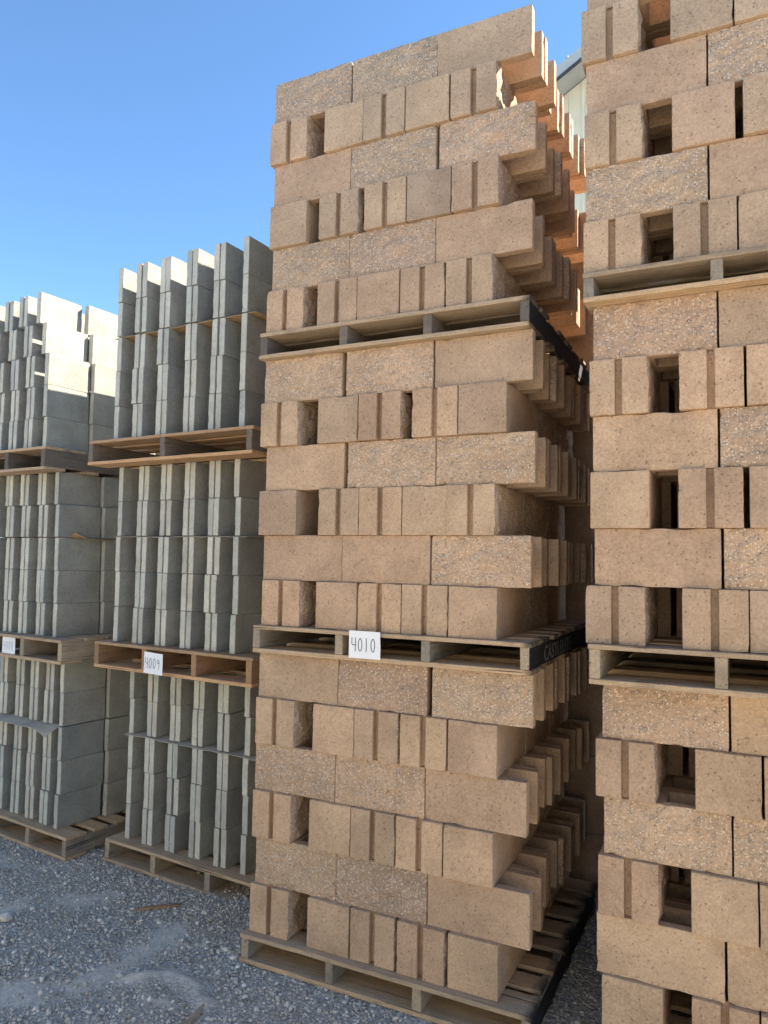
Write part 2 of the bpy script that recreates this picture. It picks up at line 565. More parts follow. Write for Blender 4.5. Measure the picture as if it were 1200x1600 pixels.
# joined hidden remainder
class Rest:
    def __init__(self): self.v = []; self.f = []
    def add(self, verts, faces, mat):
        o = len(self.v)
        self.v += [tuple(mat @ Vector(p)) for p in verts]
        self.f += [tuple(k + o for k in q) for q in faces]
    def build(self, name, label, cat, mat):
        m = pydata(name, self.v, self.f)
        return tag(obj(name, m, mat=mat), label, cat, kind='stuff')
LOWD = {g: ([tuple(v.co) for v in MLOW[g].vertices], [tuple(p.vertices) for p in MLOW[g].polygons]) for g in (0, 1)}

rb = random.Random(77)
def put_block(mesh, loc, rz, label, group, wob=.004):
    o = obj('concrete_block', mesh)
    o.location = loc
    o.rotation_euler = (0, 0, rz + rb.uniform(-wob, wob))
    return tag(o, label, 'concrete block', group)

def stretcher(fin, x0, y0, z, label, group):
    ms = MB[fin, rb.randint(0, 1)]
    return put_block(rb.choice(ms), (x0 + L / 2, y0 + W / 2, z), 0, label, group)

def header(fin, groove, x0, y0, z, label, group):
    # closed end to the front, show face to +x
    ms = MB[fin, groove]
    return put_block(rb.choice(ms), (x0 + W / 2, y0 + L / 2, z), math.pi / 2, label, group)

# ------------------------------------------------------------------ pallets
def board_mesh(lx, ly, lz, seed, mats, paint_face=None, jag=.0015):
    """sawn plank centred on x/y, standing on z=0"""
    rnd = random.Random(seed)
    long_x = lx >= ly
    xs = cuts([0, lx], .1 if long_x else lx); ys = cuts([0, ly], ly if long_x else .1)
    v, f = cells(xs, ys, [0, lz], lambda a, b: True)
    bm = bmesh.new()
    bv = [bm.verts.new((x - lx / 2, y - ly / 2, z)) for x, y, z in v]
    for q in f: bm.faces.new([bv[k] for k in q])
    bm.normal_update()
    bmesh.ops.bevel(bm, geom=[e for e in bm.edges if len(e.link_faces) == 2 and e.calc_face_angle() > .7], offset=.0018, segments=1, affect='EDGES')
    o = rnd.uniform(0, 99)
    for q in bm.verts:
        p = q.co
        s = p.x if long_x else p.y
        j = noise.noise(Vector((s * 7 + o, 0, p.z * 20)))
        if long_x: p.y += j * jag * math.copysign(1, p.y)
        else: p.x += j * jag * math.copysign(1, p.x)
        p.z -= max(0, noise.noise(Vector((s * 3 + o, p.y * 9, 4.)))) * jag * (1 if p.z > lz / 2 else 0)
        if long_x and lx > .6:                  # front lip of a trodden board is split and worn
            w_ = max(0, noise.noise(Vector((s * 4.3 + o, 7., 0)))) * .010
            if p.y < 0: p.y += w_ * (.4 + .6 * (p.z > lz / 2))
    bm.normal_update()
    m = bpy.data.meshes.new('plank')
    if paint_face:
        for q in bm.faces:
            q.material_index = 1 if q.normal.x > .5 else 0
    bm.to_mesh(m); bm.free()
    for k in mats: m.materials.append(k)
    return m

PW, PB, PS = .0165, .018, .084        # deck board, bottom board, stringer heights
def pallet(loc, rz, wx, wy, label, seed, new=False, black=False, group=None, ph=None, ndeck=8, nstr=4, ws=None):
    """deck boards run along x, four stringers along y"""
    rnd = random.Random(seed)
    e = empty('pallet', loc, rz)
    tag(e, label, 'pallet', group)
    wb = WOOD_XR if new else (WOOD_XB if black else WOOD_X)
    ws = ws or (WOOD_YR if new else WOOD_Y)
    st = (ph or (PW + PB + PS)) - PW - PB
    # bottom boards
    bw = .10
    bms = [board_mesh(wx, w, PB, seed * 7 + k, [wb]) for k, w in enumerate((.14, bw, .088))]
    for k, y in enumerate((.071, wy * .27, wy * .5, wy * .73, wy - .071)):
        b = obj('bottom_board', bms[0] if k in (0, 4) else bms[rnd.randint(1, 2)], e)
        b.location = (rnd.uniform(-.006, .006), y, 0)
        b.rotation_euler = (0, 0, rnd.uniform(-.006, .006) * (k != 0))
    # stringers
    for k in range(nstr):
        last = k == nstr - 1
        ms = [BLACK if False else ws, BLACK] if (last and black) else [ws]
        m = board_mesh(.036, wy - .012, st, seed * 11 + k, ms, paint_face=(last and black), jag=.002)
        s = obj('stringer', m, e)
        s.location = (-wx / 2 + .02 + (wx - .04) * k / (nstr - 1) + (rnd.uniform(-.015, .015) if 0 < k < nstr - 1 else 0), wy / 2, PB)
    # deck boards
    dm = [board_mesh(wx, w, PW, seed * 13 + k, [wb]) for k, w in enumerate((.135, .095, .088, .115))]
    n = ndeck
    for k in range(n):
        w = .135 if k in (0, n - 1) else None
        b = obj('deck_board', dm[0] if w else dm[rnd.randint(1, 3)], e)
        y = .068 if k == 0 else wy - .068 if k == n - 1 else .068 + (wy - .136) * k / (n - 1) + rnd.uniform(-.012, .012)
        b.location = (rnd.uniform(-.010, .010), y, PB + st)
        b.rotation_euler = (0, 0, rnd.uniform(-.006, .006) * (k != 0))
    return e

def nails(e, pts):
    bm = bmesh.new()
    bmesh.ops.create_cone(bm, cap_ends=True, segments=8, radius1=.004, radius2=.003, depth=.002)
    m = bpy.data.meshes.new('nail'); bm.to_mesh(m); bm.free(); m.materials.append(STEEL)
    for p in pts:
        o = obj('nail', m, e); o.location = p

c = .194
PH = .1153
T = 6 * c + PH
# ------------------------------------------------------------------ stack 4010 (tan, numbered)
G4 = 'tan blocks on the 4010 pallets'
S4 = {  # (tier, course from top): finishes (1 = split face) and left edges
 (2, 1): ((1, 1, 0), (-1.195, -.796, -.404)), (2, 3): ((0, 1, 1), (-1.190, -.795, -.389)), (2, 5): ((1, 1, 0), (-1.188, -.793, -.398)),
 (1, 1): ((1, 1, 0), (-1.208, -.796, -.395)), (1, 3): ((0, 1, 1), (-1.191, -.780, -.384)), (1, 5): ((0, 0, 1), (-1.193, -.798, -.399)),
 (0, 1): ((0, 1, 1), (-1.199, -.802, -.388)), (0, 3): ((1, 1, 0), (-1.204, -.808, -.411)), (0, 5): ((1, 1, 0), (-1.190, -.794, -.397)),
}
H4 = {  # (tier, course): (groove flags, side finishes, left edges)
 (2, 2): ((1, 0, 1, 0, 1), (1, 0, 0, 0, 1), (-1.204, -.923, -.730, -.535, -.336)),
 (2, 4): ((0, 1, 1, 0, 1), (0, 1, 0, 0, 1), (-1.194, -.939, -.717, -.521, -.326)),
 (2, 6): ((1, 1, 0, 1, 1), (1, 0, 0, 1, 1), (-1.198, -.935, -.741, -.546, -.345)),
 (1, 2): ((1, 0, 1, 1, 0), (1, 0, 1, 0, 0), (-1.214, -.921, -.725, -.483, -.288)),
 (1, 4): ((0, 1, 1, 0, 1), (0, 0, 0, 0, 1), (-1.210, -.909, -.716, -.521, -.331)),
 (1, 6): ((1, 0, 1, 1, 0), (1, 0, 1, 1, 0), (-1.180, -.908, -.713, -.517, -.319)),
 (0, 2): ((1, 0, 1, 1, 0), (1, 0, 1, 0, 0), (-1.198, -.911, -.717, -.514, -.316)),
 (0, 4): ((1, 0, 1, 1, 0), (1, 0, 1, 0, 0), (-1.198, -.918, -.724, -.526, -.328)),
 (0, 6): ((1, 0, 1, 1, 0), (1, 0, 1, 1, 0), (-1.200, -.915, -.718, -.512, -.306)),
}
POS_S = ('beside grey stack', 'mid row', 'at alley corner')
POS_H = ('beside grey stack', 'second from grey stack', 'middle of five', 'second from alley', 'at alley corner')
FINISH = ('smooth', 'split-faced')
rest = Rest()
def place_low(groove, x, y, z, rz):
    v, f = LOWD[groove]
    rest.add(v, f, Matrix.Translation((x, y, z)) @ Matrix.Rotation(rz, 4, 'Z'))

def tan_stack(Sx, Hx, dx, dy, zbase, pal, group, right_side, front_y=(0., .018)):
    """courses counted from the top in the tables, from the pallet up in the labels"""
    for t in range(3):
        zp = zbase[t]
        for r in range(1, 7):
            z = zp + (6 - r) * c
            up = ORD[6 - r]
            ox, oy = dx[t], dy[t]
            where = f'{up} course up on {TIER[t]} {pal} pallet'
            if r % 2:
                fins, xs = Sx[t, r]
                for k, (fi, x) in enumerate(zip(fins, xs)):
                    pos = POS_S[k] if right_side else ('at alley corner', 'second from alley', 'third from alley')[k]
                    stretcher(fi, x + ox, oy + front_y[1] + rb.uniform(-.003, .003), z, f'{FINISH[fi]} tan block laid lengthwise, {where}, {pos}', group)
                    for j in range(1, 6):
                        y = oy + front_y[1] + j * .199 + rb.uniform(-.002, .002)
                        if right_side and k == 2:
                            fj = rb.choice((0, 1, 1))
                            stretcher(fj, xs[2] + ox + rb.uniform(-.034, .014), y, z, f'{FINISH[fj]} tan block laid lengthwise, {where}, {ORD[j]} along alley', group)
                        else:
                            place_low(0, x + ox + L / 2, y + W / 2, z, 0)
            else:
                gr, fi, xs = Hx[t, r]
                for k, x in enumerate(xs):
                    pos = POS_H[k] if right_side else ('at alley corner', 'second from alley', 'third from alley', 'fourth from alley', 'fifth from alley')[k]
                    gtxt = 'grooved' if gr[k] else 'plain'
                    header(fi[k], gr[k], x + ox, oy + front_y[0] + rb.uniform(-.003, .003), z, f'{gtxt} tan block end, {where}, {pos}', group)
                    for j in (1, 2):
                        y = oy + front_y[0] + j * .402
                        if right_side and k == 4:
                            fj = rb.choice((0, 1, 1))
                            header(fj, 0, x + ox + rb.uniform(-.008, .004), y, z, f'{FINISH[fj]} tan block side, {where}, {ORD[j]} along alley', group)
                        else:
                            place_low(1, xs[4] + ox - (4 - k) * .213 + W / 2 + (.0 if right_side else .03 * (j - 1)), y + L / 2, z, math.pi / 2)

ZB4 = [T * t + PH for t in range(3)]
tan_stack(S4, H4, (0, 0, 0), (0, 0, 0), ZB4, '4010', G4, True)
p0 = pallet((-.600, -.035, 0), 0, 1.235, 1.22, 'grey weathered pallet with black side on gravel under the 4010 stack', 1, black=True, ph=PH)
p1 = pallet((-.603, -.026, T), 0, 1.215, 1.22, 'pallet with white 4010 card and pale stencilled letters on black side', 2, black=True, ph=PH)
p2 = pallet((-.610, -.022, 2 * T), 0, 1.215, 1.22, ws=WOOD_YD, label= 'pallet with cracked deck board and black side under top 4010 load', seed=3, black=True, ph=PH)

for pal_ in (p0, p1):
    nails(pal_, [(x, y, PH + .0006) for x in (.585, .572) for y in (.03, .07, .105)] + [(x, -.0075 + .004, .055) for x in ()])
nm = bmesh.new()
for k, (a, b_, h_) in enumerate(((0, 0, .02), (.02, .012, .045), (.035, -.008, .03), (.052, .006, .05), (.07, 0, .015))):
    q = [nm.verts.new((a + dx_, b_ + dy_, zz_)) for dx_, dy_, zz_ in ((-.012, -.006, 0), (.012, -.006, 0), (.012, .008, 0), (-.012, .008, 0), (.0, .0, h_))]
    for i_ in range(4): nm.faces.new((q[i_], q[(i_ + 1) % 4], q[4]))
    nm.faces.new(q[3::-1])
sm_ = bpy.data.meshes.new('splinter'); nm.to_mesh(sm_); nm.free()
so_ = obj('splinter', sm_, p0, simple('fresh_split_wood', (.68, .60, .45), .8, 40)); so_.location = (.57, -.018, PB)
# stencilled side of the middle pallet
def side_lettering(parent_pallet):
    cu = bpy.data.curves.new('lettering', 'FONT')
    cu.body = 'CASTLELITE'
    cu.size = .082
    cu.space_character = 1.12
    cu.extrude = .0004
    t = bpy.data.objects.new('tmp_text', cu)
    C.objects.link(t)
    bpy.context.view_layer.update()
    dg = bpy.context.evaluated_depsgraph_get()
    m = bpy.data.meshes.new_from_object(t.evaluated_get(dg))
    bpy.data.objects.remove(t)
    m.materials.clear(); m.materials.append(PALE_PAINT)
    s = [ch for ch in parent_pallet.children if ch.name.startswith('stringer')][-1]
    o = obj('lettering', m, s)
    o.matrix_local = Matrix.Translation((.0205, -.40, .010)) @ Matrix.Rotation(math.pi / 2, 4, 'Z') @ Matrix.Rotation(math.pi / 2, 4, 'X')
    return o
side_lettering(p1)

# ------------------------------------------------------------------ stack beyond the alley (tan, no number)
G5 = 'tan blocks on the unnumbered pallets'
def row3(a, b): return (a, b, b + .402)
S5 = {(2, 1): ((0, 1, 0), row3(.215, .613)), (2, 3): ((0, 1, 0), row3(.212, .611)), (2, 5): ((1, 0, 1), row3(.212, .611)),
      (1, 1): ((1, 0, 1), row3(.234, .633)), (1, 3): ((0, 1, 1), row3(.232, .633)), (1, 5): ((0, 1, 0), row3(.238, .640)),
      (0, 1): ((1, 0, 1), row3(.252, .652)), (0, 3): ((1, 1, 0), row3(.256, .655)), (0, 5): ((0, 0, 1), row3(.232, .633))}
def row5(a, b, d): return (a, b, d, d + .198, d + .396)
H5 = {(2, 2): ((1, 0, 0, 1, 1), (1, 0, 0, 0, 0), row5(.199, .495, .692)), (2, 4): ((1, 0, 0, 1, 0), (1, 0, 1, 0, 0), row5(.210, .498, .713)), (2, 6): ((1, 1, 0, 1, 0), (1, 0, 1, 0, 0), row5(.206, .499, .696)),
      (1, 2): ((1, 1, 0, 1, 0), (1, 0, 0, 0, 0), row5(.223, .512, .711)), (1, 4): ((0, 1, 0, 1, 0), (0, 0, 0, 0, 0), row5(.227, .507, .715)), (1, 6): ((1, 1, 0, 1, 0), (1, 0, 0, 0, 0), row5(.210, .515, .711)),
      (0, 2): ((1, 0, 0, 1, 0), (1, 0, 0, 0, 0), row5(.233, .545, .744)), (0, 4): ((1, 0, 1, 0, 0), (1, 0, 0, 0, 0), row5(.239, .530, .727)), (0, 6): ((0, 1, 0, 1, 0), (0, 0, 0, 0, 0), row5(.251, .528, .725))}
ZB5 = [.119, 1.415, 2.683]
tan_stack(S5, H5, (0, 0, 0), (-.02, -.082, -.094), ZB5, 'unnumbered', G5, False)
pallet((.845, -.055, 0), 0, 1.22, 1.22, 'weathered pallet on gravel under the unnumbered tan stack', 4, ph=.119)
pallet((.832, -.110, ZB5[0] + 6 * c), 0, 1.215, 1.22, 'pale weathered pallet under middle load of the unnumbered tan stack', 5, ph=ZB5[1] - ZB5[0] - 6 * c)
pallet((.815, -.122, ZB5[1] + 6 * c), 0, 1.215, 1.22, 'grey pallet under top load of the unnumbered tan stack', 6, ph=ZB5[2] - ZB5[1] - 6 * c)
rest.build('concrete_blocks', 'tan concrete blocks packed out of sight inside the tan stacks', 'concrete block', TAN)

# ------------------------------------------------------------------ grey slab stacks
rg = random.Random(12)
rest_g = Rest()
def put_slab(x, y, z, rz, label, group):
    o = obj('thin_block', rg.choice(SLABS))
    o.location = (x, y, z)
    o.rotation_euler = (0, 0, rz + rg.uniform(-.010, .010))
    if rg.random() < .5:                       # turned end for end
        pass
    return tag(o, label, 'thin block', group)

ST = .038
def grey_stack(num, tiers, group, cols_word, rows_deep, rot, side_extra=None, left_extra=0):
    """tiers: list of dicts with z (slab base), y, xs (left edge of each column, first and last single), sheet (course index with sheet below) , lean"""
    for t, d in enumerate(tiers):
        cr, sr = math.cos(rot[t]), math.sin(rot[t])
        x_ref = d['xs'][-1]
        ncol = len(d['xs'])
        for k in range(5):
            z = d['z'] + k * c + (.004 if k >= d.get('sheet', 9) else 0)
            lean = d.get('lean', (0,) * 5)[k]
            for i, x in enumerate(d['xs']):
                single = i in d['single']
                from_right = ncol - 1 - i
                cx0 = x + lean + rg.choice((-.005, -.002, 0, 0, .001, .004))
                gap = rg.choice((.0004, .0008, .0015, .003, .007))
                yj = d['y'] + (x - x_ref) * math.tan(rot[t]) + rg.uniform(-.006, .006)
                where = f'{ORD[k]} course up on {TIER[t]} {num} pallet'
                place = f'{ORD[from_right]} column from {cols_word}'
                if single:
                    put_slab(cx0 + ST / 2, yj, z, rot[t], f'single thin slab, {where}, {place}', group)
                else:
                    put_slab(cx0 + ST / 2, yj, z, rot[t], f'farther thin slab, {where}, {place}', group)
                    put_slab(cx0 + ST * 1.5 + gap, yj + rg.uniform(-.004, .004), z, rot[t], f'nearer thin slab, {where}, {place}', group)
                for j in range(1, rows_deep):
                    ox = x + lean + j * .293 * -math.sin(rot[t])
                    oyy = yj + j * .293
                    if side_extra is not None and i == ncol - 1:
                        if j == 1:
                            put_slab(ox + ST / 2 + side_extra[t][k], oyy, z, rot[t], f'thin grey slab side, {where}, second back beside 4009', group)
                            continue
                        ox += .02
                    for q in ((0,) if single else (0, 1)):
                        rest_g.add(*SLAB_LOW, Matrix.Translation((ox + ST * (.5 + 1.06 * q), oyy, z)) @ Matrix.Rotation(rot[t], 4, 'Z'))

GZ = -.035
tiers9 = [
 dict(z=.090, y=.480, xs=(-2.470, -2.330, -2.152, -1.972, -1.792, -1.612), single=(0, 5), sheet=3),
 dict(z=1.206, y=.330, xs=(-2.468, -2.312, -2.138, -1.958, -1.782, -1.600), single=(0, 5), sheet=3),
 dict(z=2.314, y=.250, xs=(-2.432, -2.288, -2.105, -1.908, -1.727, -1.535), single=(0, 5), sheet=3),
]
ROT9 = (R(-4.8), R(-5.0), R(-3.8))
grey_stack('4009', tiers9, 'grey slabs on the 4009 pallets', 'tan stack', 4, ROT9)
tiers8 = [
 dict(z=.090, y=.470, xs=(-3.565, -3.400, -3.240, -3.090, -2.938), single=(4,), sheet=3),
 dict(z=1.200, y=.405, xs=(-3.630, -3.465, -3.302, -3.136, -2.968), single=(4,), sheet=3, lean=(.012, .006, .002, -.008, -.028)),
 dict(z=2.310, y=.360, xs=(-3.560, -3.395, -3.232, -3.150, -3.062), single=(4,), lean=(0, 0, -.006, -.048, -.10)),
]
tiers8[2]['xs'] = (-3.570, -3.405, -3.240, -3.062)
tiers8[2]['single'] = (3,)
ROT8 = (R(-6.5), R(-5.6), R(-5.6))
SIDE8 = ((.040, .034, .030, .026, .030), (.036, .034, .036, .034, .030), (.030, .030, .034, .038, .044))
grey_stack('4008', tiers8, 'grey slabs on the 4008 pallets', '4009 stack', 4, ROT8, side_extra=SIDE8)
rest_g.build('thin_blocks', 'thin grey concrete slabs packed out of sight inside the grey stacks', 'thin block', GREY)

# pallets of the grey stacks (origin at middle of the front edge)
def gp(xl, xr, y, ztop, rz, label, seed, new, z0, **kw):
    w = xr - xl
    return pallet(((xl + xr) / 2, y, z0), rz, w, 1.2, label, seed, new=new, ph=ztop - z0, **kw)
gp(-2.575, -1.395, .455, .090, ROT9[0], 'brownish pallet with cracked deck board on gravel under 4009 stack', 21, False, GZ)
q1 = gp(-2.575, -1.42, .318, 1.206, ROT9[1], 'reddish new pallet holding the 4009 card', 22, True, .090 + 5 * c + .004)
gp(-2.575, -1.40, .228, 2.314, ROT9[2], 'orange new pallet under top load of 4009 stack', 23, True, 1.206 + 5 * c + .004, nstr=3, ws=WOOD_YD)
gp(-3.88, -2.745, .455, .090, ROT8[0], 'light brown pallet on gravel under the 4008 stack', 24, False, GZ)
gp(-3.90, -2.755, .365, 1.200, ROT8[1], 'light brown pallet holding the faded 4008 card', 25, False, .090 + 5 * c + .004)
gp(-4.08, -2.925, .330, 2.310, ROT8[2], 'brown pallet with dark side under top load of 4008 stack', 26, False, 1.200 + 5 * c + .004, ws=WOOD_YD)

# ------------------------------------------------------------------ sheets between the courses
def sheet(name, x0, x1, y0, y1, z, rz, label, mat, cat, seed, droop=.0, front=.0, corner=None, slot=0.0):
    """thin sheet lying between two courses; the free front lip waves and droops"""
    nx, ny = 40, 24
    w, d = x1 - x0, y1 - y0
    v = []
    for j in range(ny + 1):
        for i in range(nx + 1):
            u, s = i / nx, j / ny
            x = u * w - w / 2; y = s * d
            dz = 0
            lip = max(0, 1 - y / max(front, 1e-4)) if front > 0 else 0
            dz -= lip * (droop * (.55 + .45 * noise.noise(Vector((x * 5 + seed, 0, 0)))) )
            dz += lip * .004 * noise.noise(Vector((x * 14 + seed, y * 6, 1)))
            if corner: dz += corner(u, s, x, y)
            yy = y + .006 * noise.noise(Vector((x * 9 + seed, 3, 0))) * (j == 0)
            v.append((x, yy, dz))
    f = [(j * (nx + 1) + i, j * (nx + 1) + i + 1, (j + 1) * (nx + 1) + i + 1, (j + 1) * (nx + 1) + i) for j in range(ny) for i in range(nx)]
    n = len(v); th = .0022
    v += [(a, b, q - th) for a, b, q in v]
    f += [tuple(k + n for k in reversed(q)) for q in f]
    ring = [i for i in range(nx + 1)] + [(j + 1) * (nx + 1) + nx for j in range(ny)] + [ny * (nx + 1) + i for i in range(nx - 1, -1, -1)] + [j * (nx + 1) for j in range(ny - 1, 0, -1)]
    for a, b in zip(ring, ring[1:] + ring[:1]): f.append((a, a + n, b + n, b))
    m = pydata(name, v, f)
    o = obj(name, m, mat=mat)
    o.location = ((x0 + x1) / 2, y0, z)
    o.rotation_euler = (0, 0, rz)
    return tag(o, label, cat)

for t, nm, lab, mt, fr, dr in ((2, 'cardboard_sheet', 'brown cardboard sheet between slab courses on top 4009 pallet', CARDBOARD, .03, .006),
                       (1, 'paper_sheet', 'thin grey sheet between slab courses on middle 4009 pallet', KRAFT, .03, .006),
                       (0, 'paper_sheet', 'grey sheet between slab courses on bottom 4009 pallet', KRAFT, .05, .012)):
    d = tiers9[t]
    sheet(nm, d['xs'][0] - .03, d['xs'][-1] + .09, d['y'] + .006 - (.02 if t == 0 else .004) + .04, d['y'] + .9, d['z'] + 3 * c + .0031, ROT9[t], lab, mt, nm.split('_')[0] + ' sheet', 3 + t, dr, fr)
d = tiers8[0]
sheet('paper_sheet', d['xs'][0] - .2, d['xs'][-1] - .02, d['y'] - .03, d['y'] + .8, d['z'] + 3 * c + .0031, ROT8[0], 'pale sheet with drooping front lip on bottom 4008 pallet', KRAFT, 'paper sheet', 9, .030, .10,
      corner=lambda u, s, x, y: -.035 * max(0, (u - .86) / .14) * max(0, 1 - y / .10))
d = tiers8[1]
sheet('cardboard_sheet', d['xs'][0] - .05, d['xs'][-1] + .10, d['y'] + .10, d['y'] + .8, d['z'] + 3 * c + .0031, ROT8[1], 'brown cardboard with one lifted corner on middle 4008 pallet', CARDBOARD, 'cardboard sheet', 10, .0, .0,
      corner=lambda u, s, x, y: .03 * max(0, (u - .94) / .06) * max(0, 1 - y / .09) - .012 * max(0, (u - .94) / .06) * min(1, y / .2))

# ------------------------------------------------------------------ number cards
GLYPH = {
 '4': [[(.08, 1), (.05, .42), (.62, .48)], [(.55, 1.0), (.57, .5), (.52, 0)]],
 '0': [[(.35, 1), (.12, .8), (.05, .45), (.2, .06), (.42, .05), (.58, .4), (.55, .8), (.38, 1.0)]],
 '1': [[(.3, 1), (.32, .5), (.28, 0)]],
 '9': [[(.55, .85), (.3, 1), (.1, .8), (.2, .55), (.48, .62), (.56, .9), (.55, .5), (.45, 0)]],
 '8': [[(.5, .85), (.3, 1), (.12, .8), (.5, .35), (.42, .03), (.15, .08), (.12, .3), (.52, .75), (.45, .95)]],
}
def ribbon(strokes, w, sx, sz, ox, oz):
    v = []; f = []
    for st in strokes:
        pts = []
        for a, b in zip(st, st[1:]):
            for k in range(4): pts.append((a[0] + (b[0] - a[0]) * k / 4, a[1] + (b[1] - a[1]) * k / 4))
        pts.append(st[-1])
        for _ in range(2):
            pts = [pts[0]] + [((pts[i - 1][0] + 2 * pts[i][0] + pts[i + 1][0]) / 4, (pts[i - 1][1] + 2 * pts[i][1] + pts[i + 1][1]) / 4) for i in range(1, len(pts) - 1)] + [pts[-1]]
        pts = [(p[0] * sx + ox, p[1] * sz + oz) for p in pts]
        base = len(v)
        for i, p in enumerate(pts):
            a = pts[max(0, i - 1)]; b = pts[min(len(pts) - 1, i + 1)]
            tx, tz = b[0] - a[0], b[1] - a[1]; l = math.hypot(tx, tz) or 1
            nx_, nz_ = -tz / l * w / 2, tx / l * w / 2
            v += [(p[0] + nx_, 0, p[1] + nz_), (p[0] - nx_, 0, p[1] - nz_)]
            if i: f.append((base + 2 * i - 2, base + 2 * i - 1, base + 2 * i + 1, base + 2 * i))
    return v, f

def card(text, x0, z0, y, w, h, rz, label, seed, ink=.0030, lean=0.0):
    e = empty('number_card', (x0 + w / 2, y, z0), rz)
    tag(e, label, 'number card')
    e.rotation_euler = (0, lean, rz)
    nx, nz = 8, 6
    v = []
    bend = lambda x, z: -.004 * max(0, z / h - .4) * (1 + x / w) + .0015 * noise.noise(Vector((x * 20 + seed, z * 20, 0)))
    for j in range(nz + 1):
        for i in range(nx + 1):
            x = i / nx * w - w / 2; z = j / nz * h
            v.append((x, bend(x, z), z))
    f = [(j * (nx + 1) + i, j * (nx + 1) + i + 1, (j + 1) * (nx + 1) + i + 1, (j + 1) * (nx + 1) + i) for j in range(nz) for i in range(nx)]
    n = len(v)
    v += [(a, b + .0012, q) for a, b, q in v]
    f += [tuple(k + n for k in reversed(q)) for q in f]
    ring = [i for i in range(nx + 1)] + [(j + 1) * (nx + 1) + nx for j in range(nz)] + [nz * (nx + 1) + i for i in range(nx - 1, -1, -1)] + [j * (nx + 1) for j in range(nz - 1, 0, -1)]
    for a, b in zip(ring, ring[1:] + ring[:1]): f.append((a, a + n, b + n, b))
    obj('paper', pydata('paper', v, f), e, PAPER)
    gw = w * .82 / len(text)
    for k, ch in enumerate(text):
        rv, rf = ribbon(GLYPH[ch], ink, gw * 1.15, h * .50, -w * .42 + k * gw, h * (.25 - .01 * (k % 2)))
        rv = [(a, bend(a, q) - .0012, q) for a, b, q in rv]
        obj('numeral', pydata('numeral', rv, rf), e, INK)
    return e
card('4010', -.728, 1.292, -.034, .140, .108, 0, 'white card marked 4010 on the middle pallet of tan blocks', 1)
card('4009', -2.110, 1.078, .272, .138, .108, ROT9[1], 'white card marked 4009 on the reddish pallet', 2, .0026, .03)
card('4008', -3.36, 1.078, .386, .132, .102, ROT8[1], 'white card marked 4008 in faint ink on a grey slab pallet', 3, .0015)

# ------------------------------------------------------------------ loose bits on the ground
def splinter(name, pts, w, h, label, seed, mat):
    """broken strip of wood along pts with pointed ends"""
    bm = bmesh.new(); rings = []
    n = len(pts)
    for i, p in enumerate(pts):
        a = Vector(pts[max(0, i - 1)]); b = Vector(pts[min(n - 1, i + 1)])
        t = (b - a).normalized(); s = t.cross(Vector((0, 0, 1))).normalized()
        u = s.cross(t)
        k = (.35 if i == 0 else .8 if i == n - 1 else 1) * (1 + .25 * noise.noise(Vector((i * 1.7 + seed, 0, 0))))
        q = Vector(p)
        rings.append([bm.verts.new(q + s * w * k * a1 + u * h * k * a2) for a1, a2 in ((-.5, 0), (.5, 0), (.42, 1), (-.38, .9))])
    for a, b in zip(rings, rings[1:]):
        for k in range(4): bm.faces.new((a[k], a[(k + 1) % 4], b[(k + 1) % 4], b[k]))
    bm.faces.new(rings[0]); bm.faces.new(rings[-1][::-1])
    bmesh.ops.recalc_face_normals(bm, faces=bm.faces)
    m = bpy.data.meshes.new(name); bm.to_mesh(m); bm.free()
    return tag(obj(name, m, mat=mat), label, 'wood scrap')
splinter('wood_scrap', [(-1.985, .150, -.036), (-1.93, .185, -.034), (-1.87, .235, -.033), (-1.81, .285, -.032)], .034, .016, 'broken brown stick lying on gravel before the 4009 pallet', 3, WOOD_YR)
splinter('wood_scrap', [(-1.150, -.325, .004), (-1.135, -.40, .002), (-1.12, -.50, .0)], .020, .012, 'short grey lath at the end of a pale earth crust', 5, WOOD_Y)

def loose_stone(x, y, s, tone, label='pale stone lying on top of the dark gravel'):
    v, f = rock_unit(int(abs(x * 1000 + y * 777)) % 997)
    bm = bmesh.new()
    bv = [bm.verts.new((a * s, b * s * .8, q * s * .55)) for a, b, q in v]
    for q in f: bm.faces.new([bv[k] for k in q])
    bmesh.ops.subdivide_edges(bm, edges=bm.edges, cuts=1, use_grid_fill=True)
    for q in bm.verts: q.co *= 1 + .12 * noise.noise(q.co * (2 / s) + Vector((x * 9, y * 9, 0)))
    m = bpy.data.meshes.new('stone'); bm.to_mesh(m); bm.free()
    a = m.attributes.new('tone', 'FLOAT', 'POINT'); a.data.foreach_set('value', [tone] * len(m.vertices))
    o = obj('stone', m, mat=STONE)
    o.location = (x, y, gz(x, y) + s * .25)
    o.rotation_euler = (.1, .2, x * 7)
    return tag(o, label, 'stone', 'pale stones on the gravel')
for x, y, s, tn in ((-2.44, -.20, .045, .93), (-2.36, -.30, .020, .97), (-2.27, -.34, .018, .98), (-1.26, -.02, .018, .96), (-1.20, -.07, .016, .99),
                    (-1.33, .02, .020, .92), (-1.24, .045, .014, .98), (-1.42, .0, .012, .99), (-1.10, -.16, .015, .97), (-1.05, -.22, .017, .93),
                    (-1.48, -.52, .013, 1.), (-1.41, -.50, .016, .99), (-2.05, -.32, .013, .95), (-1.78, .1, .014, .9), (-2.2, .18, .012, .99), (-1.36, -.40, .015, .88)):
    loose_stone(x, y, s, tn)

